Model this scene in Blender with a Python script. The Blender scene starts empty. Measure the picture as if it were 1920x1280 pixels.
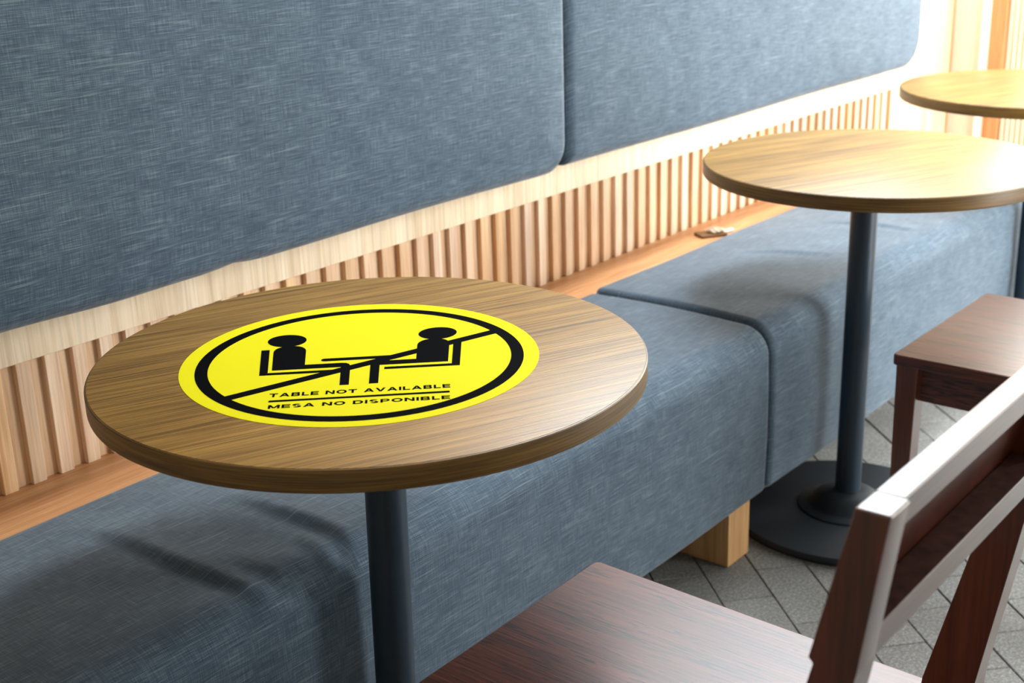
import bpy, bmesh, math, random
from mathutils import Vector, Matrix
random.seed(7)
S = 1.09            # plan units -> metres
F0 = 0.675          # the table tops stand this many plan units above the floor
def P(x, y, z):     # plan coordinates (z counted from the table tops) -> world metres, floor at 0
    return Vector((x * S, y * S, (z + F0) * S))
scene = bpy.context.scene
col = scene.collection

# ------------------------------------------------------------------ camera
PITCH, ROLL, YAW = math.radians(19.0923), math.radians(-1.7467), math.radians(39.7471)
CH = 0.48447
fw = Vector((math.cos(YAW) * math.cos(PITCH), math.sin(YAW) * math.cos(PITCH), -math.sin(PITCH)))
rt = fw.cross(Vector((0, 0, 1))).normalized()
up = rt.cross(fw)
r2 = math.cos(ROLL) * rt + math.sin(ROLL) * up
u2 = -math.sin(ROLL) * rt + math.cos(ROLL) * up
cd = bpy.data.cameras.new('camera')
cd.sensor_width = 36.0
cd.lens = 2508.25 / 1920 * 36.0
cd.clip_start = 0.05
cd.dof.use_dof = True
cd.dof.focus_distance = 1.47 * S
cd.dof.aperture_fstop = 7.0
cam = bpy.data.objects.new('camera', cd)
m = Matrix((r2, u2, -fw)).transposed().to_4x4()
m.translation = P(0, 0, CH)
cam.matrix_world = m
col.objects.link(cam)
scene.camera = cam

# ------------------------------------------------------------------ light
w = bpy.data.worlds.new('world')
scene.world = w
w.use_nodes = True
bg = w.node_tree.nodes['Background']
bg.inputs['Color'].default_value = (0.86, 0.94, 1.0, 1)
bg.inputs['Strength'].default_value = 1.1

def area(name, loc, target, sx, sy, power, color):
    ld = bpy.data.lights.new(name, 'AREA')
    ld.shape = 'RECTANGLE'; ld.size = sx; ld.size_y = sy
    ld.energy = power; ld.color = color
    o = bpy.data.objects.new(name, ld)
    o.location = loc
    o.rotation_euler = (Vector(target) - Vector(loc)).to_track_quat('-Z', 'Y').to_euler()
    col.objects.link(o)
    return o
# daylight: full height shop front on the street side, towards the far end of the bench
area('shopfront_daylight', P(3.05, -0.95, 0.45), P(4.15, 1.5, 0.30), 1.9, 2.0, 185, (1.0, 0.955, 0.88))
# daylight: tall window in the end wall, to the right of the fluting
area('end_window_daylight', P(3.93, 0.585, 0.40), P(0.0, 0.65, 0.10), 1.48, 1.7, 70, (1.0, 0.95, 0.87))
# daylight: high window over the far backrest
area('high_window_daylight', P(3.05, 1.50, 1.20), P(2.95, 0.0, 0.2), 1.6, 1.0, 32, (0.62, 0.85, 1.0))
# ceiling light panel over the far tables
area('ceiling_panel_light', P(2.65, 1.22, 1.765), P(2.65, 1.12, 0.0), 1.5, 0.4, 86, (1.0, 0.98, 0.95))
# daylight: the room's other windows behind the viewer
area('rear_window_daylight', P(-0.6, -1.45, 1.25), P(1.4, 1.4, 0.45), 1.8, 0.9, 6.5, (0.52, 0.76, 1.0))

scene.view_settings.view_transform = 'Standard'
scene.view_settings.look = 'None'
scene.view_settings.exposure = 0.08
scene.view_settings.gamma = 1.0
scene.view_settings.use_curve_mapping = False

# ------------------------------------------------------------------ helpers
def tag(o, label=None, cat=None, group=None, kind=None):
    if label: o['label'] = label
    if cat: o['category'] = cat
    if group: o['group'] = group
    if kind: o['kind'] = kind
    return o

def link(name, mesh, mat=None, parent=None):
    o = bpy.data.objects.new(name, mesh)
    if mat is not None and not mesh.materials:
        mesh.materials.append(mat)
    col.objects.link(o)
    if parent is not None:
        o.parent = parent
        o.matrix_parent_inverse = Matrix.Translation(-parent.location) if False else Matrix.Identity(4)
    return o

def obj(name, bm, mat, parent=None, smooth=False, origin=None):
    me = bpy.data.meshes.new(name)
    bmesh.ops.recalc_face_normals(bm, faces=bm.faces[:])
    if origin is not None:
        bmesh.ops.translate(bm, verts=bm.verts[:], vec=-Vector(origin))
    bm.to_mesh(me); bm.free()
    if smooth:
        for p in me.polygons: p.use_smooth = True
    o = link(name, me, mat, parent)
    if origin is not None:
        o.location = origin
    return o

def empty(name, loc=(0, 0, 0), rz=0):
    o = bpy.data.objects.new(name, None)
    o.empty_display_size = 0.1
    o.location = loc; o.rotation_euler = (0, 0, rz)
    col.objects.link(o)
    return o

def box_bm(a, b, bevel=0.0, seg=2, bm=None):
    own = bm is None
    bm = bm or bmesh.new()
    r = bmesh.ops.create_cube(bm, size=1.0)
    vs = r['verts']
    for v in vs:
        v.co = Vector(((a[i] + b[i]) / 2 + v.co[i] * (b[i] - a[i]) for i in range(3)))
    if bevel:
        es = list({e for v in vs for e in v.link_edges})
        bmesh.ops.bevel(bm, geom=es, offset=bevel, segments=seg, affect='EDGES', profile=0.5)
    return bm

def prism_x(poly, x0, x1, bevel=0.0, seg=2):
    """side profile [(y,z)...] extruded along x"""
    bm = bmesh.new()
    v0 = [bm.verts.new((x0, y, z)) for y, z in poly]
    v1 = [bm.verts.new((x1, y, z)) for y, z in poly]
    n = len(poly)
    bm.faces.new(v0[::-1]); bm.faces.new(v1)
    for i in range(n):
        bm.faces.new((v0[i], v0[(i + 1) % n], v1[(i + 1) % n], v1[i]))
    if bevel:
        bmesh.ops.bevel(bm, geom=bm.edges[:], offset=bevel, segments=seg, affect='EDGES', profile=0.5)
    return bm

def lathe(profile, n=64, bm=None, center=(0, 0)):
    """profile [(r,z)...] spun about z; closed with caps where r>0 at the ends"""
    bm = bm or bmesh.new()
    rings = []
    for r, z in profile:
        rings.append([bm.verts.new((center[0] + r * math.cos(2 * math.pi * i / n), center[1] + r * math.sin(2 * math.pi * i / n), z)) for i in range(n)])
    for a, b in zip(rings, rings[1:]):
        for i in range(n):
            bm.faces.new((a[i], a[(i + 1) % n], b[(i + 1) % n], b[i]))
    bm.faces.new(rings[0][::-1]); bm.faces.new(rings[-1])
    return bm

def smooth_by_angle(o, ang=35):
    me = o.data
    for p in me.polygons: p.use_smooth = True
    me.set_sharp_from_angle(angle=math.radians(ang))

# ------------------------------------------------------------------ materials
def new_mat(name):
    mt = bpy.data.materials.new(name); mt.use_nodes = True
    nt = mt.node_tree
    return mt, nt, nt.nodes['Principled BSDF']

def N(nt, t, **kw):
    n = nt.nodes.new(t)
    for k, v in kw.items(): setattr(n, k, v)
    return n

def ramp(nt, stops, interp='LINEAR'):
    r = N(nt, 'ShaderNodeValToRGB')
    r.color_ramp.interpolation = interp
    els = r.color_ramp.elements
    while len(els) > 1: els.remove(els[-1])
    els[0].position = stops[0][0]; els[0].color = (*stops[0][1], 1)
    for p, c in stops[1:]:
        e = els.new(p); e.color = (*c, 1)
    return r

def srgb(r, g, b):
    f = lambda c: (c / 255 / 12.92) if c / 255 <= 0.04045 else ((c / 255 + 0.055) / 1.055) ** 2.4
    return (f(r), f(g), f(b))

def mixc(nt, fac, a, b, mode='MIX'):
    mx = N(nt, 'ShaderNodeMix', data_type='RGBA', blend_type=mode)
    L = nt.links
    for sock, v in ((mx.inputs[0], fac), (mx.inputs[6], a), (mx.inputs[7], b)):
        if hasattr(v, 'is_output'): L.new(v, sock)
        elif isinstance(v, (int, float)): sock.default_value = v
        else: sock.default_value = (*v, 1)
    return mx.outputs[2]

def wood(name, dark, mid, light, rot=(0, 0, 0), along=(3, 60, 60), fine=(12, 420, 420), rough=0.45, coat=0.0,
         bump=0.15, vary=0.0, spec=0.5, fine_amt=0.35, coat_rough=0.15, pores=None):
    mt, nt, b = new_mat(name); L = nt.links
    tc = N(nt, 'ShaderNodeTexCoord')
    mp = N(nt, 'ShaderNodeMapping'); mp.inputs['Rotation'].default_value = rot
    L.new(tc.outputs['Object'], mp.inputs['Vector'])
    oi = N(nt, 'ShaderNodeObjectInfo')
    off = N(nt, 'ShaderNodeVectorMath', operation='SCALE'); off.inputs[0].default_value = (13.1, 7.7, 5.3)
    L.new(oi.outputs['Random'], off.inputs['Scale'])
    def noise(scale3, det, dist, rgh=0.55):
        m2 = N(nt, 'ShaderNodeMapping'); m2.inputs['Scale'].default_value = scale3
        L.new(mp.outputs['Vector'], m2.inputs['Vector'])
        ad = N(nt, 'ShaderNodeVectorMath', operation='ADD')
        L.new(m2.outputs['Vector'], ad.inputs[0]); L.new(off.outputs['Vector'], ad.inputs[1])
        n = N(nt, 'ShaderNodeTexNoise'); n.inputs['Scale'].default_value = 1.0
        n.inputs['Detail'].default_value = det; n.inputs['Distortion'].default_value = dist; n.inputs['Roughness'].default_value = rgh
        L.new(ad.outputs['Vector'], n.inputs['Vector'])
        return n.outputs['Fac']
    n1 = noise(along, 4, 0.6)
    n2 = noise(fine, 2, 0.1, 0.65)
    r1 = ramp(nt, [(0.28, dark), (0.5, mid), (0.72, light)])
    L.new(n1, r1.inputs['Fac'])
    r2_ = ramp(nt, [(0.38, tuple(c * 0.45 for c in dark)), (0.5, mid), (0.66, tuple(min(1, c * 1.25) for c in light))])
    L.new(n2, r2_.inputs['Fac'])
    c = mixc(nt, fine_amt, r1.outputs['Color'], r2_.outputs['Color'])
    if pores:
        n3 = noise(pores[0], 2, 0.0, 0.5)
        n4 = noise(tuple(q * 0.06 for q in pores[0]), 2, 0.3, 0.5)
        ad = N(nt, 'ShaderNodeMath', operation='MULTIPLY_ADD'); ad.inputs[1].default_value = 0.45
        L.new(n4, ad.inputs[0]); L.new(n3, ad.inputs[2])
        rp = ramp(nt, [(pores[1], (0, 0, 0)), (pores[1] + 0.05, (1, 1, 1))])
        L.new(ad.outputs[0], rp.inputs['Fac'])
        c = mixc(nt, rp.outputs['Color'], c, pores[2])
    if vary:
        hs = N(nt, 'ShaderNodeHueSaturation')
        mr = N(nt, 'ShaderNodeMapRange'); mr.inputs['To Min'].default_value = 1 - vary; mr.inputs['To Max'].default_value = 1 + vary
        L.new(oi.outputs['Random'], mr.inputs['Value']); L.new(mr.outputs['Result'], hs.inputs['Value'])
        ms = N(nt, 'ShaderNodeMath', operation='MULTIPLY'); ms.inputs[1].default_value = 7.31
        fr = N(nt, 'ShaderNodeMath', operation='FRACT')
        L.new(oi.outputs['Random'], ms.inputs[0]); L.new(ms.outputs[0], fr.inputs[0])
        mr2 = N(nt, 'ShaderNodeMapRange'); mr2.inputs['To Min'].default_value = 0.70; mr2.inputs['To Max'].default_value = 1.2
        L.new(fr.outputs[0], mr2.inputs['Value']); L.new(mr2.outputs['Result'], hs.inputs['Saturation'])
        L.new(c, hs.inputs['Color']); c = hs.outputs['Color']
    L.new(c, b.inputs['Base Color'])
    b.inputs['Roughness'].default_value = rough
    b.inputs['Specular IOR Level'].default_value = spec
    b.inputs['Coat Weight'].default_value = coat
    b.inputs['Coat Roughness'].default_value = coat_rough
    if bump:
        bp = N(nt, 'ShaderNodeBump'); bp.inputs['Strength'].default_value = bump; bp.inputs['Distance'].default_value = 0.001
        L.new(n2, bp.inputs['Height']); L.new(bp.outputs['Normal'], b.inputs['Normal'])
    return mt

def fabric(name):
    mt, nt, b = new_mat(name); L = nt.links
    uv = N(nt, 'ShaderNodeUVMap'); uv.uv_map = 'UVMap'
    def noise(scale3, det, dist, rgh):
        m2 = N(nt, 'ShaderNodeMapping'); m2.inputs['Scale'].default_value = scale3
        L.new(uv.outputs['UV'], m2.inputs['Vector'])
        n = N(nt, 'ShaderNodeTexNoise'); n.inputs['Scale'].default_value = 1.0
        n.inputs['Detail'].default_value = det; n.inputs['Distortion'].default_value = dist; n.inputs['Roughness'].default_value = rgh
        L.new(m2.outputs['Vector'], n.inputs['Vector'])
        return n.outputs['Fac']
    weft = noise((22, 820, 1), 2, 0.0, 0.65)
    warp = noise((820, 34, 1), 2, 0.0, 0.65)
    slub = noise((7, 260, 1), 2, 0.0, 0.6)
    slubv = noise((300, 8, 1), 2, 0.0, 0.6)
    blot = noise((14, 14, 1), 3, 0.0, 0.6)
    def m(op, a, c):
        n = N(nt, 'ShaderNodeMath', operation=op)
        for i, v in enumerate((a, c)):
            if hasattr(v, 'is_output'): L.new(v, n.inputs[i])
            else: n.inputs[i].default_value = v
        return n.outputs[0]
    t = m('ADD', m('MULTIPLY', weft, 0.52), m('MULTIPLY', warp, 0.32))
    t = m('ADD', t, m('MULTIPLY', blot, 0.14))
    r1 = ramp(nt, [(0.32, srgb(39, 54, 71)), (0.50, srgb(71, 88, 104)), (0.70, srgb(118, 135, 149))])
    L.new(t, r1.inputs['Fac'])
    rs = ramp(nt, [(0.60, (0, 0, 0)), (0.74, (1, 1, 1))]); L.new(slub, rs.inputs['Fac'])
    rv = ramp(nt, [(0.63, (0, 0, 0)), (0.76, (1, 1, 1))]); L.new(slubv, rv.inputs['Fac'])
    c = mixc(nt, m('MULTIPLY', rs.outputs['Color'], 0.36), r1.outputs['Color'], srgb(142, 158, 168))
    c = mixc(nt, m('MULTIPLY', rv.outputs['Color'], 0.16), c, srgb(138, 154, 165))
    L.new(c, b.inputs['Base Color'])
    b.inputs['Roughness'].default_value = 0.92
    b.inputs['Specular IOR Level'].default_value = 0.15
    b.inputs['Sheen Weight'].default_value = 0.25
    b.inputs['Sheen Roughness'].default_value = 0.45
    b.inputs['Sheen Tint'].default_value = (0.93, 0.96, 0.95, 1)
    bp = N(nt, 'ShaderNodeBump'); bp.inputs['Strength'].default_value = 0.09; bp.inputs['Distance'].default_value = 0.0008
    L.new(t, bp.inputs['Height']); L.new(bp.outputs['Normal'], b.inputs['Normal'])
    return mt

def plain(name, c, rough=0.6, metal=0.0, spec=0.5, speck=None):
    mt, nt, b = new_mat(name)
    b.inputs['Base Color'].default_value = (*c, 1)
    b.inputs['Roughness'].default_value = rough
    b.inputs['Metallic'].default_value = metal
    b.inputs['Specular IOR Level'].default_value = spec
    if speck:
        L = nt.links
        tc = N(nt, 'ShaderNodeTexCoord'); n = N(nt, 'ShaderNodeTexNoise')
        n.inputs['Scale'].default_value = speck[0]; n.inputs['Detail'].default_value = 5
        L.new(tc.outputs['Object'], n.inputs['Vector'])
        r = ramp(nt, [(0.3, tuple(x * (1 - speck[1]) for x in c)), (0.7, tuple(min(1, x * (1 + speck[1])) for x in c))])
        L.new(n.outputs['Fac'], r.inputs['Fac']); L.new(r.outputs['Color'], b.inputs['Base Color'])
        bp = N(nt, 'ShaderNodeBump'); bp.inputs['Strength'].default_value = speck[2] if len(speck) > 2 else 0.05
        bp.inputs['Distance'].default_value = 0.002
        L.new(n.outputs['Fac'], bp.inputs['Height']); L.new(bp.outputs['Normal'], b.inputs['Normal'])
    return mt

def stone(name):
    mt, nt, b = new_mat(name); L = nt.links
    tc = N(nt, 'ShaderNodeTexCoord'); oi = N(nt, 'ShaderNodeObjectInfo')
    n = N(nt, 'ShaderNodeTexNoise'); n.inputs['Scale'].default_value = 190; n.inputs['Detail'].default_value = 5; n.inputs['Roughness'].default_value = 0.7
    n2 = N(nt, 'ShaderNodeTexNoise'); n2.inputs['Scale'].default_value = 9; n2.inputs['Detail'].default_value = 3
    geo = N(nt, 'ShaderNodeNewGeometry')
    L.new(geo.outputs['Position'], n.inputs['Vector']); L.new(geo.outputs['Position'], n2.inputs['Vector'])
    r = ramp(nt, [(0.32, srgb(66, 70, 72)), (0.5, srgb(114, 119, 121)), (0.68, srgb(172, 177, 178))])
    L.new(n.outputs['Fac'], r.inputs['Fac'])
    r2_ = ramp(nt, [(0.3, srgb(104, 103, 98)), (0.7, srgb(134, 136, 135))])
    L.new(n2.outputs['Fac'], r2_.inputs['Fac'])
    c = mixc(nt, 0.38, r.outputs['Color'], r2_.outputs['Color'])
    hs = N(nt, 'ShaderNodeHueSaturation'); mr = N(nt, 'ShaderNodeMapRange')
    mr.inputs['To Min'].default_value = 0.88; mr.inputs['To Max'].default_value = 1.1
    L.new(oi.outputs['Random'], mr.inputs['Value']); L.new(mr.outputs['Result'], hs.inputs['Value']); L.new(c, hs.inputs['Color'])
    L.new(hs.outputs['Color'], b.inputs['Base Color'])
    b.inputs['Roughness'].default_value = 0.75
    bp = N(nt, 'ShaderNodeBump'); bp.inputs['Strength'].default_value = 0.5; bp.inputs['Distance'].default_value = 0.002
    L.new(n.outputs['Fac'], bp.inputs['Height']); L.new(bp.outputs['Normal'], b.inputs['Normal'])
    return mt

M = {}
M['fabric'] = fabric('blue_grey_linen')
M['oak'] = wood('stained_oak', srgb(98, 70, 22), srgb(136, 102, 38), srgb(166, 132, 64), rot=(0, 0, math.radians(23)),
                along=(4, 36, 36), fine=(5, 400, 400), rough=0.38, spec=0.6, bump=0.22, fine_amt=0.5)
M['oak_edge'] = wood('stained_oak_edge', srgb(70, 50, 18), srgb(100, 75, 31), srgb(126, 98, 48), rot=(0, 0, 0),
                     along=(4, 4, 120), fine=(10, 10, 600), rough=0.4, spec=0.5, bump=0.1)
M['pine_slat'] = wood('pine_slat', srgb(196, 156, 122), srgb(216, 182, 146), srgb(230, 204, 172), along=(60, 60, 3),
                      fine=(300, 300, 9), rough=0.6, vary=0.10, bump=0.05, fine_amt=0.18)
M['pine_board'] = wood('pale_pine_board', srgb(206, 184, 152), srgb(224, 205, 176), srgb(234, 220, 196), along=(45, 45, 2.5),
                       fine=(190, 190, 6), rough=0.6, bump=0.04, fine_amt=0.2)
M['pine_end'] = wood('pine_end_panel', srgb(180, 154, 120), srgb(196, 173, 140), srgb(206, 187, 158), along=(45, 45, 2.5),
                     fine=(190, 190, 6), rough=0.6, bump=0.04, fine_amt=0.2)
M['ledge'] = wood('ledge_wood', srgb(164, 114, 74), srgb(186, 135, 91), srgb(204, 158, 114), along=(2.5, 40, 40),
                  fine=(8, 260, 260), rough=0.5, bump=0.05, fine_amt=0.22)
M['leg_wood'] = wood('bench_leg_wood', srgb(176, 132, 82), srgb(196, 154, 104), srgb(212, 176, 128), along=(40, 40, 2.5),
                     fine=(240, 240, 8), rough=0.55, bump=0.04, fine_amt=0.2)
M['mahogany'] = wood('red_brown_wood', srgb(56, 24, 16), srgb(84, 38, 26), srgb(104, 52, 38), along=(36, 3, 36),
                     fine=(260, 7, 260), rough=0.42, coat=0.55, coat_rough=0.3, bump=0.3, fine_amt=0.35, spec=0.45,
                     pores=((420, 26, 420), 0.80, srgb(30, 12, 9)))
M['rail'] = wood('polished_red_brown_wood', srgb(62, 28, 18), srgb(84, 40, 28), srgb(100, 52, 38), along=(3, 36, 36),
                 fine=(8, 260, 260), rough=0.34, coat=0.6, coat_rough=0.2, bump=0.08, fine_amt=0.3, spec=0.5)
M['mahogany_up'] = wood('red_brown_wood_upright', srgb(62, 26, 14), srgb(82, 36, 20), srgb(98, 46, 28), along=(36, 36, 3),
                        fine=(260, 260, 8), rough=0.34, coat=0.8, coat_rough=0.16, bump=0.05, fine_amt=0.25, spec=0.5)
M['dusty'] = plain('dusty_red_brown_wood', srgb(72, 44, 36), rough=0.85, spec=0.15, speck=(70, 0.35, 0.1))
M['metal'] = plain('blue_black_metal', srgb(38, 54, 68), rough=0.36, metal=0.3, spec=0.5, speck=(60, 0.06, 0.02))
M['metal_flat'] = plain('black_cast_metal', srgb(33, 41, 49), rough=0.55, metal=0.2, spec=0.4, speck=(240, 0.12, 0.08))
M['yellow'] = plain('yellow_vinyl', srgb(216, 213, 16), rough=0.7, spec=0.08)
M['black'] = plain('black_print', srgb(4, 5, 8), rough=0.8, spec=0.02)
M['stone'] = stone('grey_stone_paver')
M['grout'] = plain('dark_grout', srgb(98, 98, 96), rough=0.95, speck=(120, 0.2, 0.2))
M['plaster'] = plain('cream_plaster', srgb(204, 191, 168), rough=0.9, speck=(40, 0.03, 0.03))
M['white'] = plain('white_paint', srgb(240, 239, 234), rough=0.7, speck=(40, 0.02, 0.02))
M['ceiling'] = plain('grey_ceiling', srgb(120, 118, 114), rough=0.9, speck=(30, 0.03, 0.03))
M['brown_board'] = wood('orange_brown_board', srgb(164, 106, 62), srgb(178, 120, 74), srgb(192, 136, 90), along=(40, 40, 2.5),
                        fine=(220, 220, 8), rough=0.6, bump=0.03, fine_amt=0.15)
M['flute'] = wood('pale_flute_wood', srgb(212, 184, 148), srgb(222, 198, 166), srgb(230, 210, 182), along=(50, 50, 3),
                  fine=(300, 300, 9), rough=0.6, vary=0.04, bump=0.03, fine_amt=0.12)
M['foil'] = plain('crumpled_grey_wrapper', srgb(168, 158, 140), rough=0.4, metal=0.4, speck=(300, 0.4, 0.5))
M['tag_brown'] = plain('brown_card', srgb(104, 70, 34), rough=0.6)

# ------------------------------------------------------------------ floor
WX0, WX1 = -0.9, 3.925          # the room along the bench
WY = 1.546                       # slat fronts
fl = obj('floor', box_bm(P(WX0, -1.9, -F0 - 0.05), P(WX1 + 0.12, 1.72, -F0 - 0.006)), M['grout'])
tag(fl, 'grey stone pavers laid diagonally in staggered rows under the bench and tables', kind='structure')
ang = math.radians(48.5)
dvec = Vector((math.cos(ang), math.sin(ang), 0)); nvec = Vector((-math.sin(ang), math.cos(ang), 0))
RP, BL = 0.0925, 0.185
hx, hy = (BL - 0.0019) / 2 * S, (RP - 0.0019) / 2 * S
pav = bmesh.new()
box_bm((-hx, -hy, -0.012), (hx, hy, 0.0), bevel=0.0014, seg=1, bm=pav)
pav_me = bpy.data.meshes.new('paver'); pav.to_mesh(pav_me); pav.free(); pav_me.materials.append(M['stone'])
cand = []
base_n, base_d = -0.9127 + RP / 2, 1.72 + BL / 2
for i in range(-40, 40):
    for j in range(-40, 40):
        n_ = base_n + i * RP; d_ = base_d + j * BL + (BL / 2 if i % 2 else 0)
        c = dvec * d_ + nvec * n_
        if WX0 + 0.1 < c.x < WX1 - 0.02 and -1.75 < c.y < 1.5:
            cand.append((c.x, c.y))
def shown(c):   # how near to the patch of floor the photograph shows
    x, y = c
    return max(abs(x - 2.35) / 1.05, abs(y - (0.75 + 0.22 * (x - 2.2))) / 0.72)
cand.sort(key=shown)
near, rest = cand[:260], cand[260:]
for x, y in near:
    o = bpy.data.objects.new('paver', pav_me); col.objects.link(o); o.parent = fl
    o.location = P(x, y, -F0) + Vector((0, 0, random.uniform(-0.0008, 0.0008)))
    o.rotation_euler = (0, 0, ang)
bm = bmesh.new()
for x, y in rest:
    mt4 = Matrix.Translation(P(x, y, -F0)) @ Matrix.Rotation(ang, 4, 'Z')
    vs = [bm.verts.new(mt4 @ Vector(c)) for c in ((-hx, -hy, -.012), (hx, -hy, -.012), (hx, hy, -.012), (-hx, hy, -.012), (-hx, -hy, 0), (hx, -hy, 0), (hx, hy, 0), (-hx, hy, 0))]
    for f in ((4, 5, 6, 7), (0, 1, 5, 4), (1, 2, 6, 5), (2, 3, 7, 6), (3, 0, 4, 7)):
        bm.faces.new([vs[k] for k in f])
pf = obj('paver_field', bm, M['stone'], fl); pf['kind'] = 'stuff'

# ------------------------------------------------------------------ bench wall
TOPZ = 1.78                      # ceiling, plan units over the table tops
D = 0.009                        # slat thickness
wb = bmesh.new()
yb0, yb1 = WY + D, WY + D + 0.10
wx = (2.25, 3.86); wz = (0.72, 1.68)     # high window opening over the far backrest
for a, b in (((WX0, yb0, -F0), (WX1, yb1, wz[0])), ((WX0, yb0, wz[0]), (wx[0], yb1, TOPZ)), ((wx[1], yb0, wz[0]), (WX1, yb1, TOPZ)), ((wx[0], yb0, wz[1]), (wx[1], yb1, TOPZ))):
    box_bm(P(*a), P(*b), bm=wb)
wall = obj('wall_back', wb, M['pine_slat'])
tag(wall, 'pine panelled wall with a band of upright slats behind the bench', kind='structure')
SH = -0.266                      # ledge top
BB = -0.0935                     # lower edge of the pale board
PITCHS = 0.0424; SW = 0.0205
sl = box_bm((-SW / 2 * S, -D * S, 0), (SW / 2 * S, 0, (BB - SH + 0.004) * S), bevel=0.0008, seg=1)
sl_me = bpy.data.meshes.new('slat'); sl.to_mesh(sl_me); sl.free(); sl_me.materials.append(M['pine_slat'])
x = 0.8466 - 14 * PITCHS * 0.9985
while x < 3.50:
    o = bpy.data.objects.new('slat', sl_me); col.objects.link(o); o.parent = wall
    o.location = P(x + SW / 2, yb0, SH)
    x += PITCHS
obj('pale_board', box_bm(P(WX0, WY - 0.003, BB), P(3.5195, yb0, 0.50), bevel=0.001), M['pine_board'], wall)
obj('end_panel', box_bm(P(3.52, WY - 0.003, -F0 + 0.001), P(WX1 - 0.004, yb0, 0.50), bevel=0.001), M['pine_end'], wall)
# high window frame (above the photograph)
wf = bmesh.new()
for a, b in (((wx[0], wz[0]), (wx[1], wz[0] + .03)), ((wx[0], wz[1] - .03), (wx[1], wz[1])), ((wx[0], wz[0] + .03), (wx[0] + .03, wz[1] - .03)), ((wx[1] - .03, wz[0] + .03), (wx[1], wz[1] - .03))):
    box_bm(P(a[0], yb0, a[1]), P(b[0], yb1, b[1]), bm=wf)
tag(obj('window_1', wf, M['white']), 'white framed high window over the far backrest cushion', kind='structure')

# ------------------------------------------------------------------ end wall
ew = obj('wall_right', box_bm(P(WX1 + 0.02, 1.28, -F0), P(WX1 + 0.12, 1.72, TOPZ)), M['plaster'])
tag(ew, 'cream end wall with white strip, orange brown board and fine pale fluting', kind='structure')
obj('corner_bead', box_bm(P(WX1 - 0.004, 1.5465, -F0 + 0.001), P(WX1 + 0.02, 1.5515, TOPZ)), M['brown_board'], ew)
obj('white_strip', box_bm(P(WX1 + 0.004, 1.431, -F0 + 0.001), P(WX1 + 0.02, 1.459, TOPZ), bevel=0.002), M['white'], ew)
obj('brown_board', box_bm(P(WX1 - 0.005, 1.387, -F0 + 0.001), P(WX1 + 0.02, 1.431, TOPZ), bevel=0.001), M['brown_board'], ew)
fb = bmesh.new()
fr, fp = 0.0105 / 2, 0.0152
prof = [(-fr, 0), (-fr, -0.006), (-fr * 0.6, -0.0095), (fr * 0.6, -0.0095), (fr, -0.006), (fr, 0)]
hgt = (TOPZ + F0 - 0.002) * S
v0 = [fb.verts.new((py * S, px * S, 0)) for px, py in prof]
v1 = [fb.verts.new((py * S, px * S, hgt)) for px, py in prof]
for i in range(len(prof)):
    k = (i + 1) % len(prof)
    fb.faces.new((v0[i], v0[k], v1[k], v1[i]))
fb.faces.new(v0); fb.faces.new(v1[::-1])
bmesh.ops.recalc_face_normals(fb, faces=fb.faces[:])
fl_me = bpy.data.meshes.new('flute'); fb.to_mesh(fl_me); fb.free(); fl_me.materials.append(M['flute'])
for i in range(7):
    o = bpy.data.objects.new('flute', fl_me); col.objects.link(o); o.parent = ew
    o.location = P(WX1 + 0.02, 1.387 - fp * (i + 0.6), -F0 + 0.001)
wf = bmesh.new()
for a, b in (((-0.22, -F0 + .001), (1.28, -0.42)), ((-0.22, 1.22), (1.28, TOPZ)), ((-0.22, -0.42), (-0.19, 1.22)), ((1.265, -0.42), (1.28, 1.22))):
    box_bm(P(WX1 + 0.02, a[0], a[1]), P(WX1 + 0.12, b[0], b[1]), bm=wf)
tag(obj('window_2', wf, M['white']), 'white framed tall window in the end wall beside the fluting', kind='structure')
tag(obj('wall_left', box_bm(P(WX0 - 0.1, -1.9, -F0), P(WX0 - 0.005, 1.72, TOPZ)), M['plaster']), 'plain cream wall at the near end of the room', kind='structure')
tag(obj('wall_front', box_bm(P(WX0, -1.75, -F0), P(1.9, -1.65, TOPZ)), M['plaster']), 'plain cream wall facing the bench', kind='structure')
tag(obj('ceiling', box_bm(P(WX0, -1.9, TOPZ), P(WX1 + 0.12, 1.72, TOPZ + 0.06)), M['ceiling']), 'plain grey ceiling over the bench', kind='structure')

# ------------------------------------------------------------------ bench carcass with ledge and legs
SY0, SY1 = 1.04, 1.4205          # seat front and back
bench = empty('bench_frame', P(1.9, 1.3, -F0))
def inb(o):                       # keep world place under an empty
    o.matrix_parent_inverse = Matrix.Translation(-o.parent.location)
    return o
inb(obj('ledge', box_bm(P(WX0 + .05, 1.4225, SH - 0.03), P(3.515, yb0 - 0.0002, SH), bevel=0.0008), M['ledge'], bench))
inb(obj('plinth_rail', box_bm(P(WX0 + .05, 1.4305, -F0 + 0.0005), P(3.515, 1.47, SH - 0.0301), bevel=0.001), M['leg_wood'], bench))
for lx in (0.15, 1.845, 3.42):
    inb(obj('leg', box_bm(P(lx, 1.056, -F0 + 0.0005), P(lx + 0.072, 1.36, -0.5625), bevel=0.0015), M['leg_wood'], bench))
    inb(obj('bearer', box_bm(P(lx, 1.36, -F0 + 0.0005), P(lx + 0.072, 1.43, -0.5625), bevel=0.0015), M['leg_wood'], bench))
tag(bench, 'light wooden bench frame with orange brown ledge and square block legs', 'bench')

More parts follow.
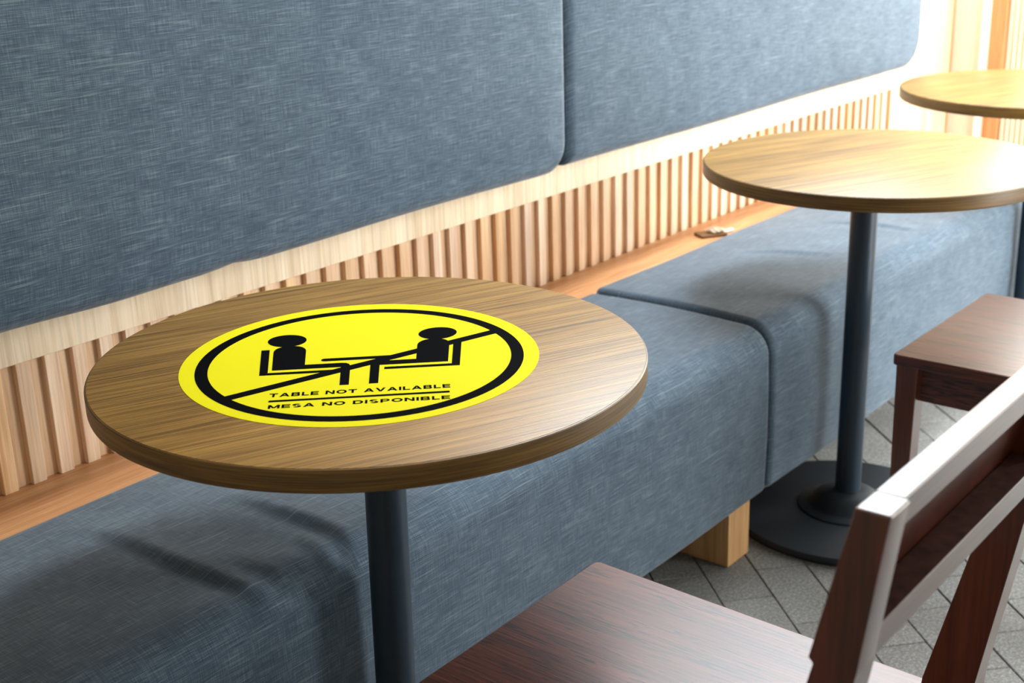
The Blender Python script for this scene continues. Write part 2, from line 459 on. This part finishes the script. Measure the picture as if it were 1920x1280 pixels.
# ------------------------------------------------------------------ seat cushions
def arc(cy, cz, r, a0, a1, n):
    return [(cy + r * math.cos(math.radians(a0 + (a1 - a0) * i / n)), cz + r * math.sin(math.radians(a0 + (a1 - a0) * i / n))) for i in range(n + 1)]
def seat_profile(top):
    pts = [(SY1 - 0.004, SH + 0.001)]
    pts += arc(SY1 - 0.012, top - 0.012, 0.012, 0, 90, 5)
    n = 54
    for i in range(1, n):
        t = i / n
        y = SY1 - 0.012 + (SY0 + 0.052 - (SY1 - 0.012)) * t
        pts.append((y, top + 0.004 * math.sin(math.pi * t)))
    pts += arc(SY0 + 0.052, top - 0.052, 0.052, 90, 172, 14)
    n = 26
    z0 = pts[-1][1]; zb = -0.5615
    for i in range(1, n + 1):
        t = i / n
        z = z0 + (zb + 0.012 - z0) * t
        pts.append((SY0 + 0.0003 - 0.003 * math.sin(math.pi * t), z))
    pts += arc(SY0 + 0.012, zb + 0.012, 0.012, 180, 268, 4)[1:]
    pts += [(1.10, zb), (1.30, zb)]
    return pts
WR = [  # folds: (points (x,y), amplitude)
    ([(0.790, 1.36), (0.800, 1.28), (0.803, 1.18), (0.812, 1.105), (0.818, 1.06), (0.822, 1.045)], 0.0060),
    ([(0.950, 1.29), (0.959, 1.223), (0.968, 1.135), (0.967, 1.085), (0.955, 1.055), (0.945, 1.04)], 0.0058),
    ([(0.852, 1.15), (0.854, 1.109), (0.857, 1.075), (0.86, 1.05)], 0.0035),
    ([(0.932, 1.13), (0.930, 1.10), (0.925, 1.07), (0.922, 1.05)], 0.0030),
    ([(1.62, 1.25), (1.64, 1.18), (1.66, 1.10)], 0.0015),
    ([(2.30, 1.34), (2.36, 1.25), (2.40, 1.15)], 0.0022),
    ([(2.62, 1.30), (2.66, 1.20), (2.67, 1.10)], 0.0030),
]
def sstep(a, b, t):
    t = max(0, min(1, (t - a) / (b - a))); return t * t * (3 - 2 * t)
def fold(x, y):
    h = 0.0
    for pts, A in WR:
        ya, yb_ = pts[-1][1], pts[0][1]
        if not (ya < y < yb_): continue
        for (xa, y1), (xb, y0) in zip(pts, pts[1:]):
            if y0 <= y <= y1:
                xc = xb + (xa - xb) * (y - y0) / (y1 - y0); break
        t = (y - ya) / (yb_ - ya)
        env = math.sin(math.pi * min(1, t ** 0.6)) ** 0.9
        s = x - xc
        if -0.08 < s < 0.2:
            h += A * env * (sstep(-0.013, 0.015, s) * math.exp(-max(0, s - 0.010) / 0.035) - 0.35 * math.exp(-((s + 0.008) / 0.016) ** 2))
    return h
def seat_cushion(name, x0, x1, top, dense, rl, rr):
    prof = seat_profile(top)
    xs = []; x = x0
    while x < x1:
        xs.append(x)
        near_end = min(x - x0, x1 - x)
        x += 0.003 if near_end < 0.03 else (0.006 if dense[0] < x < dense[1] else 0.03)
    xs.append(x1)
    # normals and arc length of the profile
    n = len(prof); s = [0.0]; nm = []
    for i in range(1, n):
        s.append(s[-1] + math.hypot(prof[i][0] - prof[i - 1][0], prof[i][1] - prof[i - 1][1]))
    for i in range(n):
        a, b = prof[max(0, i - 1)], prof[min(n - 1, i + 1)]
        ty, tz = b[0] - a[0], b[1] - a[1]; l = math.hypot(ty, tz)
        nm.append((tz / l, -ty / l))
    # outward: at the top the normal must point up
    k = n // 3
    if nm[k][1] < 0: nm = [(-a, -b) for a, b in nm]
    bm = bmesh.new(); uvl = bm.loops.layers.uv.new('UVMap')
    grid = []
    for x in xs:
        e = 0.0
        dl, dr = x - x0, x1 - x
        if dl < rl: e += rl - math.sqrt(max(0, rl * rl - (rl - dl) ** 2))
        if dr < rr: e += rr - math.sqrt(max(0, rr * rr - (rr - dr) ** 2))
        row = []
        for i, (y, z) in enumerate(prof):
            und = 0.0018 * math.sin(5.1 * x + 2.0 * y) * math.sin(7.3 * x - 3 * s[i] + 1.0)
            lift = fold(x, y) if (nm[i][1] > 0.15 and y < SY1 - 0.02) else 0.0
            if 0 < i < n - 3: d = -e + und + lift
            else: d = 0
            row.append(bm.verts.new(P(x, y + nm[i][0] * d, z + nm[i][1] * d)))
        grid.append(row)
    uvmap = {}
    for a, x in enumerate(xs):
        for i in range(n): uvmap[grid[a][i]] = (x * S, s[i] * S)
    for a in range(len(xs) - 1):
        for i in range(n - 1):
            bm.faces.new((grid[a][i], grid[a + 1][i], grid[a + 1][i + 1], grid[a][i + 1]))
    bm.faces.new(grid[0]); bm.faces.new(grid[-1][::-1])
    bottom = [r[-1] for r in grid]; top_ = [r[0] for r in grid]
    for a in range(len(xs) - 1):
        bm.faces.new((bottom[a], bottom[a + 1], top_[a + 1], top_[a]))
    for f in bm.faces:
        for lp in f.loops: lp[uvl].uv = uvmap[lp.vert]
    return obj(name, bm, M['fabric'], smooth=True)
SEAM = 1.951
c1 = seat_cushion('seat_cushion', 0.0, SEAM, -0.2535, (0.45, 1.2), 0.02, 0.016)
tag(c1, 'dark blue grey fabric seat cushion with creases, beneath the table with the yellow sticker', 'cushion', 'bench seat cushions')
c2 = seat_cushion('seat_cushion', SEAM + 0.001, 3.50, -0.2485, (2.2, 2.8), 0.014, 0.02)
tag(c2, 'grey fabric seat cushion running behind the pole of the plain middle table', 'cushion', 'bench seat cushions')

# ------------------------------------------------------------------ backrest cushions
def back_cushion(name, x0, x1, z0, z1, yf, radii, redge, wob=None):
    # radii: bottom-left, bottom-right, top-right, top-left
    def outline(ins):
        pts = []
        cs = [(x0, z0, radii[0], 180), (x1, z0, radii[1], 270), (x1, z1, radii[2], 0), (x0, z1, radii[3], 90)]
        sx = [1, -1, -1, 1]; sz = [1, 1, -1, -1]
        for (cx, cz, r, a0), ax, az in zip(cs, sx, sz):
            r_ = max(r, ins + 0.001)
            for i in range(9):
                a = math.radians(a0 + 90 * i / 8)
                pts.append((cx + ax * r_ + (r_ - ins) * math.cos(a), cz + az * r_ + (r_ - ins) * math.sin(a)))
            if az > 0 and ax > 0:        # subdivide the lower edge
                xa, xb = x0 + r_, x1 - max(radii[1], ins + 0.001)
                for i in range(1, 60): pts.append((xa + (xb - xa) * i / 60, z0 + ins))
        return pts
    bm = bmesh.new(); uvl = bm.loops.layers.uv.new('UVMap')
    rings = []
    steps = [(0.0, WY - 0.004)] + [(redge * (1 - math.cos(math.radians(a))), yf + redge * (1 - math.sin(math.radians(a)))) for a in range(0, 91, 10)] + [(redge + 0.02, yf - 0.002), (redge + 0.07, yf - 0.005)]
    for ins, y in steps:
        row = []
        for px, pz in outline(ins):
            if wob and pz < z0 + 0.12: pz += wob(px) * max(0, 1 - (pz - z0) / 0.12)
            row.append(bm.verts.new(P(px, y, pz)))
        rings.append(row)
    n = len(rings[0])
    for a, b in zip(rings, rings[1:]):
        for i in range(n):
            bm.faces.new((a[i], a[(i + 1) % n], b[(i + 1) % n], b[i]))
    bm.faces.new(rings[-1]); bm.faces.new(rings[0][::-1])
    for f in bm.faces:
        for lp in f.loops:
            c = lp.vert.co; lp[uvl].uv = (c.x, c.z + c.y * 0.7)
    return obj(name, bm, M['fabric'], smooth=True)
def wob(x):          # the lower hem sags a little and puckers under the near table
    k = x - 1.165
    return -0.004 * math.exp(-((x - 0.95) / 0.10) ** 2) + 0.005 * math.exp(-(k / 0.02) ** 2 if k > 0 else -(k / 0.035) ** 2) + 0.0015 * math.sin(9 * x)
b1 = back_cushion('back_cushion', 0.1, 1.934, -0.0245, 0.55, 1.456, (0.05, 0.055, 0.05, 0.05), 0.026, wob)
tag(b1, 'large blue grey fabric backrest cushion at the left, behind the stickered table', 'cushion', 'backrest cushions')
b2 = back_cushion('back_cushion', 1.937, 3.512, -0.0215, 0.55, 1.461, (0.008, 0.085, 0.05, 0.02), 0.026, lambda x: 0.0012 * math.sin(7 * x))
tag(b2, 'paler grey fabric backrest cushion at the right with a rounded lower corner', 'cushion', 'backrest cushions')

# ------------------------------------------------------------------ tables
TR, TH = 0.30, 0.0247
def table(cx, cy, label, pole_top=None, pole_bot=None, spin=0.0):
    t = empty('cafe_table', P(cx, cy, -F0), spin)
    th, r = TH * S, TR * S; H = F0 * S
    o = obj('table_top', lathe([(r - 0.0024, H - 0.003), (r - 0.0024, H - 0.0002), (r - 0.0030, H)], 128), M['oak'], t)
    smooth_by_angle(o, 40)
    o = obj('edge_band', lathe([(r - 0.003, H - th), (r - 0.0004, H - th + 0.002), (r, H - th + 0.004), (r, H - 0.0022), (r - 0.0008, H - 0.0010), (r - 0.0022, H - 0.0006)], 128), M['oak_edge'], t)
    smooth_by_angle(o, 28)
    pt = (pole_top or (cx, cy)); pb = (pole_bot or (cx, cy))
    a = Vector(((pt[0] - cx) * S, (pt[1] - cy) * S, H - th)); b = Vector(((pb[0] - cx) * S, (pb[1] - cy) * S, 0.014))
    pr = 0.0236 * S
    bm = lathe([(pr, b.z), (pr, a.z)], 40)
    for v in bm.verts:
        k = (v.co.z - b.z) / (a.z - b.z); q = b.lerp(a, k); v.co.x += q.x; v.co.y += q.y
    rot = Matrix.Rotation(-spin, 4, 'Z')
    bmesh.ops.transform(bm, matrix=rot, verts=bm.verts[:])
    o = obj('pole', bm, M['metal'], t); smooth_by_angle(o, 40)
    bb = rot @ Vector((b.x, b.y, 0))
    br = 0.2175 * S
    bm = lathe([(br - 0.002, 0.0), (br, 0.003), (br, 0.010), (br - 0.004, 0.0150), (br * 0.6, 0.0185), (0.06, 0.0215)], 96, center=(bb.x, bb.y))
    o = obj('base_plate', bm, M['metal_flat'], t); smooth_by_angle(o, 40)
    bm = lathe([(0.098, 0.0175), (0.099, 0.0225), (0.095, 0.0248), (0.080, 0.0268), (0.074, 0.030), (0.070, 0.037), (0.058, 0.048), (0.042, 0.055), (pr + 0.001, 0.057)], 64, center=(bb.x, bb.y))
    o = obj('collar', bm, M['metal_flat'], o)
    smooth_by_angle(o, 40)
    pl = 0.10 * S
    bm = box_bm((a.x - pl, a.y - 0.025, H - th - 0.004), (a.x + pl, a.y + 0.025, H - th), bevel=0.001)
    bmesh.ops.transform(bm, matrix=rot, verts=bm.verts[:])
    obj('mounting_plate', bm, M['metal_flat'], t)
    tag(t, label, 'table', 'round tables along the bench')
    return t
t1 = table(0.9562, 0.9955, 'round oak table bearing the yellow sticker, nearest of the three tables', (0.967, 0.9955), (0.957, 0.995))
t2 = table(2.196, 0.9837, 'bare round oak table with black pole between the stickered table and the far table', (2.163, 0.9837), (2.163, 0.985))
t3 = table(3.128, 1.0243, 'farthest round oak table, cut off by the picture edge near the corner', (3.128, 1.006), (3.132, 1.006))

# ------------------------------------------------------------------ sticker
SR = 0.1923 * S
st = empty('warning_sticker', P(0.941, 0.995, 0.0), math.radians(-46.32))
tag(st, 'round yellow sticker with seated figures and the words TABLE NOT AVAILABLE on the near table', 'sticker')
o = obj('sticker_disc', lathe([(SR, 0.0001), (SR, 0.0004)], 160), M['yellow'], st)
Z1 = 0.00045
def flat(name, loops, z, warp=True, parent=st, th=0.00012):
    """filled outline(s) in sticker radii; each loop is a closed polygon"""
    bm = bmesh.new()
    for lp in loops:
        q = [((x * (1 + 0.12 * y) if warp else x) * SR, y * SR) for x, y in lp]
        a = [bm.verts.new((x, y, z)) for x, y in q]; b = [bm.verts.new((x, y, z + th)) for x, y in q]
        bm.faces.new(a[::-1]); bm.faces.new(b)
        for i in range(len(q)):
            k = (i + 1) % len(q); bm.faces.new((a[i], a[k], b[k], b[i]))
    return obj(name, bm, M['black'], parent)
def ringmesh(name, ro, ri, z, th=0.00012, n=160):
    bm = bmesh.new(); L_ = []
    for r, zz in ((ri, z), (ro, z), (ro, z + th), (ri, z + th)):
        L_.append([bm.verts.new((r * SR * math.cos(2 * math.pi * i / n), r * SR * math.sin(2 * math.pi * i / n), zz)) for i in range(n)])
    for a in range(4):
        A, B = L_[a], L_[(a + 1) % 4]
        for i in range(n): bm.faces.new((A[i], A[(i + 1) % n], B[(i + 1) % n], B[i]))
    return obj(name, bm, M['black'], st)
ringmesh('prohibition_ring', 0.912, 0.842, Z1).location = (0, -0.018 * SR, 0)
def bar(p, q, hw):
    d = (Vector(q) - Vector(p)).normalized(); n = Vector((-d.y, d.x)) * hw
    p, q = Vector(p), Vector(q)
    return [tuple(p + n), tuple(p - n), tuple(q - n), tuple(q + n)][::-1]
flat('slash_bar', [bar((-0.715, -0.541), (0.80, 0.356), 0.034)], Z1 + 0.00001, warp=False)
def disc(cx, cy, r, n=40): return [(cx + r * math.cos(2 * math.pi * i / n), cy + r * math.sin(2 * math.pi * i / n)) for i in range(n)]
def figure(sg):
    def X(l):
        l = [(x * sg, y) for x, y in l]
        return l if sg < 0 else l
    # all shapes given for the right-hand figure (positive x), mirrored with sg
    body = [(0.487, -0.133), (0.311, -0.133)]
    body = [(0.492, -0.133), (0.492, 0.17)] + [(0.492 - 0.075 + 0.075 * math.cos(math.radians(a)), 0.17 + 0.095 * math.sin(math.radians(a))) for a in range(15, 91, 15)] \
        + [(0.311 + 0.075 + 0.075 * math.cos(math.radians(a)), 0.17 + 0.095 * math.sin(math.radians(a))) for a in range(90, 181, 15)] \
        + [(0.311, -0.066)] + [(0.108, -0.066), (0.08, -0.072), (0.064, -0.09), (0.056, -0.12), (0.056, -0.415), (0.108, -0.415), (0.108, -0.133)]
    o = flat('seated_figure', [X(body)], Z1 + 0.00002)
    flat('head', [X(disc(0.421, 0.364, 0.108))], Z1 + 0.00003, parent=o, warp=True)
    chair = [(0.560, 0.215), (0.514, 0.215), (0.514, -0.170), (0.136, -0.170), (0.136, -0.205), (0.560, -0.205)]
    flat('chair_symbol', [X(chair)], Z1 + 0.00004)
figure(1); figure(-1)
tl = [(-0.2 + 0.022 * math.cos(math.radians(a)), -0.004 + 0.022 * math.sin(math.radians(a))) for a in range(90, 271, 15)] + [(0.2, -0.026), (0.2, 0.018)]
flat('table_symbol', [tl], Z1 + 0.00005, warp=False)
flat('divider_line', [[(-0.460, -0.612), (0.477, -0.612), (0.477, -0.586), (-0.460, -0.586)]], Z1, warp=False)
SWD = 0.265      # stroke width of the capitals, in cap heights
def strokes(ch, wd):
    """a wide bold capital as bars in a box wd x 1"""
    h = SWD; q = h / 2
    def hb(x0, x1, y): return [(x0, y - q * 0.86), (x1, y - q * 0.86), (x1, y + q * 0.86), (x0, y + q * 0.86)]
    def vb(x, y0=0, y1=1): return [(x - q, y0), (x + q, y0), (x + q, y1), (x - q, y1)]
    def db(xa, ya, xb, yb): return [(xa - q * 1.05, ya), (xa + q * 1.05, ya), (xb + q * 1.05, yb), (xb - q * 1.05, yb)]
    def curve(cx, cy, rx, ry, a0, a1, n=14):
        out = []
        for i in range(n):
            t0, t1 = (math.radians(a0 + (a1 - a0) * (i + k) / n) for k in (0, 1))
            o0 = (cx + rx * math.cos(t0), cy + ry * math.sin(t0)); o1 = (cx + rx * math.cos(t1), cy + ry * math.sin(t1))
            i0 = (cx + (rx - h) * math.cos(t0), cy + (ry - h * 0.86) * math.sin(t0)); i1 = (cx + (rx - h) * math.cos(t1), cy + (ry - h * 0.86) * math.sin(t1))
            out.append([o0, o1, i1, i0] if a1 > a0 else [o1, o0, i0, i1])
        return out
    t, b, mdl = 1 - q * 0.86, q * 0.86, 0.5
    L_, R_ = q, wd - q
    if ch == 'T': return [hb(0, wd, t), vb(wd / 2)]
    if ch == 'L': return [vb(L_), hb(0, wd, b)]
    if ch == 'I': return [vb(wd / 2)]
    if ch == 'E': return [vb(L_), hb(0, wd, b), hb(0, wd * 0.94, mdl), hb(0, wd, t)]
    if ch == 'N': return [vb(L_), vb(R_), db(q * 1.05, 1, wd - q * 1.05, 0)]
    if ch == 'M': return [vb(L_), vb(R_), db(q * 1.05, 1, wd / 2, 0.12), db(wd - q * 1.05, 1, wd / 2, 0.12)]
    if ch == 'A': return [db(q, 0, wd / 2, 1), db(wd - q, 0, wd / 2, 1), hb(wd * 0.22, wd * 0.78, 0.30)]
    if ch == 'V': return [db(q, 1, wd / 2, 0), db(wd - q, 1, wd / 2, 0)]
    if ch == 'O': return curve(wd / 2, 0.5, wd / 2, 0.52, 0, 360, 36)
    if ch == 'D': return [vb(L_), hb(0, wd * 0.5, b), hb(0, wd * 0.5, t)] + curve(wd * 0.5, 0.5, wd * 0.5, 0.5, -90, 90)
    if ch == 'P': return [vb(L_), hb(0, wd * 0.66, t), hb(0, wd * 0.66, 0.40)] + curve(wd * 0.66, 0.648, wd * 0.34, 0.352, -90, 90)
    if ch == 'B': return [vb(L_), hb(0, wd * 0.68, t), hb(0, wd * 0.68, 0.51), hb(0, wd * 0.68, b)] + curve(wd * 0.66, 0.755, wd * 0.30, 0.245 + 0.10 * 0.5, -90, 90) + curve(wd * 0.68, 0.265, wd * 0.32, 0.265 + 0.03, -90, 90)
    if ch == 'S': return curve(wd * 0.46, 0.735, wd * 0.44, 0.285, 20, 180) + curve(wd * 0.46, 0.735, wd * 0.44, 0.285, 180, 270) + curve(wd * 0.54, 0.265, wd * 0.44, 0.285, 90, 0) + curve(wd * 0.54, 0.265, wd * 0.44, 0.285, 0, -160)
    return []
WD = {'T': 1.0, 'A': 1.2, 'B': 1.02, 'L': 0.84, 'E': 0.92, 'N': 1.08, 'O': 1.22, 'V': 1.16, 'I': SWD, 'M': 1.26, 'S': 1.0, 'D': 1.1, 'P': 1.0, ' ': 0.42}
def lettering(txt, x0, x1, y0, y1):
    gap = 0.20
    tot = sum(WD[c] for c in txt) + gap * (len(txt) - 1)
    kx = (x1 - x0) / tot; ky = y1 - y0
    x = 0.0; loops = []
    for c in txt:
        for poly in strokes(c, WD[c]):
            pts = [(x0 + (x + px) * kx, y0 + py * ky) for px, py in poly]
            ar = sum(pts[i][0] * pts[(i + 1) % len(pts)][1] - pts[(i + 1) % len(pts)][0] * pts[i][1] for i in range(len(pts)))
            loops.append(pts if ar > 0 else pts[::-1])
        x += WD[c] + gap
    return flat('lettering', loops, Z1, warp=False)
lettering('TABLE NOT AVAILABLE', -0.463, 0.483, -0.540, -0.488)
lettering('MESA NO DISPONIBLE', -0.455, 0.476, -0.702, -0.653)

# ------------------------------------------------------------------ chairs
def chair(cx, fy, rz, label):
    """origin under the middle of the seat's front edge; local axes in metres, seat runs to -y"""
    t = empty('wooden_chair', P(cx, fy, -F0), rz)
    Z = lambda z: (z + F0) * S
    SZ = -0.265
    hw_f, hw_b = 0.205 * S, 0.194 * S
    d = 0.412 * S
    # seat slab, a little narrower at the back
    bm = bmesh.new()
    lo, hi = Z(SZ - 0.018), Z(SZ)
    pl = [(-hw_f, 0), (-hw_b, -d), (hw_b, -d), (hw_f, 0)]
    a = [bm.verts.new((x, y, lo)) for x, y in pl]; b = [bm.verts.new((x, y, hi)) for x, y in pl]
    bm.faces.new(a[::-1]); bm.faces.new(b)
    for i in range(4): bm.faces.new((a[i], a[(i + 1) % 4], b[(i + 1) % 4], b[i]))
    ve = [e for e in bm.edges if abs(e.verts[0].co.z - e.verts[1].co.z) > 0.005]
    bmesh.ops.bevel(bm, geom=ve, offset=0.009, segments=4, affect='EDGES', profile=0.5)
    he = [e for e in bm.edges if abs(e.verts[0].co.z - e.verts[1].co.z) < 1e-5 and len(e.link_faces) == 2 and abs(e.link_faces[0].normal.z - e.link_faces[1].normal.z) > 0.5]
    bm.normal_update()
    bmesh.ops.bevel(bm, geom=he, offset=0.0025, segments=2, affect='EDGES', profile=0.5)
    smooth_by_angle(obj('seat', bm, M['mahogany'], t), 20)
    LW = 0.037 * S
    # front legs, tapering
    for sg in (-1, 1):
        x0, x1 = sorted((sg * (hw_f - 0.006), sg * (hw_f - 0.006 - 0.034 * S)))
        bm = prism_x([(-0.006, lo), (-0.006 - LW, lo), (-0.006 - LW * 0.82, 0.0), (-0.010, 0.0)], x0, x1, 0.002)
        smooth_by_angle(obj('leg', bm, M['mahogany_up'], t), 20)
    # rear legs run up into the leaning back posts
    fyU = fy
    yy = lambda y: (y - 0.8105) * S            # plan y on the near chair -> local
    PW = 0.031 * S
    bo = 0.1945 * S
    post = [(yy(0.327), Z(0.1)), (yy(0.3545), Z(-0.021)), (yy(0.3545 - 0.0065), Z(-0.022)), (yy(0.4035), Z(-0.245)), (yy(0.408), Z(-0.30)), (yy(0.395), Z(-F0)), (yy(0.362), Z(-F0)), (yy(0.358), Z(-0.30)), (yy(0.3545), Z(-0.235)), (yy(0.3195), Z(-0.023)), (yy(0.3025), Z(0.1))]
    for sg in (-1, 1):
        x0, x1 = sorted((sg * bo, sg * (bo - PW)))
        smooth_by_angle(obj('leg', prism_x(post, x0, x1, 0.0018), M['mahogany_up'], t), 20)
    # back: top rail, lower rail, panel set against the front
    def yb(z): return 0.3025 + (0.1 - z) * 0.1385
    def yf(z): return 0.327 - 0.0065 + (0.1 - z) * 0.2245
    xi = bo - PW + 0.0005
    z1, z0 = 0.1, 0.0755
    smooth_by_angle(obj('top_rail', prism_x([(yy(yf(z1) + 0.0064), Z(z1)), (yy(yf(z0) + 0.0064), Z(z0)), (yy(yb(z0) + 0.0035), Z(z0)), (yy(yb(z1) + 0.0035), Z(z1))], -xi, xi, 0.0012), M['rail'], t), 20)
    z1, z0 = 0.004, -0.024
    lro = obj('lower_rail', prism_x([(yy(yf(z1)), Z(z1)), (yy(yf(z0)), Z(z0)), (yy(yb(z0) + 0.001), Z(z0)), (yy(yb(z1) + 0.001), Z(z1))], -xi, xi, 0.0012), M['rail'], t)
    smooth_by_angle(lro, 20)
    lr = lro.data
    lr.materials.append(M['dusty'])
    for p in lr.polygons:
        if p.normal.z > 0.7: p.material_index = 1
    z1, z0 = 0.0753, -0.021
    smooth_by_angle(obj('back_panel', prism_x([(yy(yf(z1) + 0.0066), Z(z1)), (yy(yf(z0) + 0.0066), Z(z0)), (yy(yf(z0) + 0.0002), Z(z0)), (yy(yf(z1) + 0.0002), Z(z1))], -xi, xi, 0.0005), M['mahogany_up'], t), 20)
    # aprons under the seat
    az0, az1 = Z(-0.345), lo
    for sg in (-1, 1):
        x0, x1 = sorted((sg * (hw_b - 0.014), sg * (hw_b - 0.034)))
        obj('apron', box_bm((x0, yy(0.402), az0), (x1, -0.008 - LW * 0.8, az1), 0.0015), M['mahogany'], t)
    obj('apron', box_bm((-hw_f + 0.042, -0.034, az0), (hw_f - 0.042, -0.014, az1), 0.0015), M['mahogany'], t)
    obj('apron', box_bm((-bo + PW, yy(0.372), az0), (bo - PW, yy(0.392), az1), 0.0015), M['mahogany'], t)
    tag(t, label, 'chair', 'wooden chairs facing the bench')
    return t
chair(0.9155, 0.812, math.radians(0.8), 'red brown wooden chair in the foreground with its backrest toward the viewer')
chair(2.172, 0.832, math.radians(0.0), 'red brown wooden chair in front of the middle table, only seat corner and leg showing')

# ------------------------------------------------------------------ small thing lying on the ledge
k = empty('wrapper_packet', P(2.462, 1.474, SH), math.radians(-32))
bm = box_bm((-0.034, -0.022, 0.0003), (0.034, 0.022, 0.0075), 0.002)
obj('packet', bm, M['tag_brown'], k)
bm = bmesh.new()
bmesh.ops.create_icosphere(bm, subdivisions=3, radius=1.0)
rr = random.Random(3)
for v in bm.verts:
    q = 1 + rr.uniform(-0.13, 0.13); v.co = Vector((v.co.x * 0.022 * q + 0.012, v.co.y * 0.019 * q, 0.0085 + (v.co.z + 0.6) * 0.006 * q))
obj('crumpled_foil', bm, M['foil'], k)
for dx, dy in ((0.046, 0.008), (0.060, 0.014)):
    bm = bmesh.new(); bmesh.ops.create_icosphere(bm, subdivisions=2, radius=1.0)
    for v in bm.verts:
        q = 1 + rr.uniform(-0.2, 0.2); v.co = Vector((dx + v.co.x * 0.008 * q, dy + v.co.y * 0.006 * q, 0.0045 + v.co.z * 0.004 * q))
    obj('paper_scrap', bm, M['white'], k)
tag(k, 'small brown packet with crumpled grey foil lying on the wooden ledge behind the seat', 'packet')
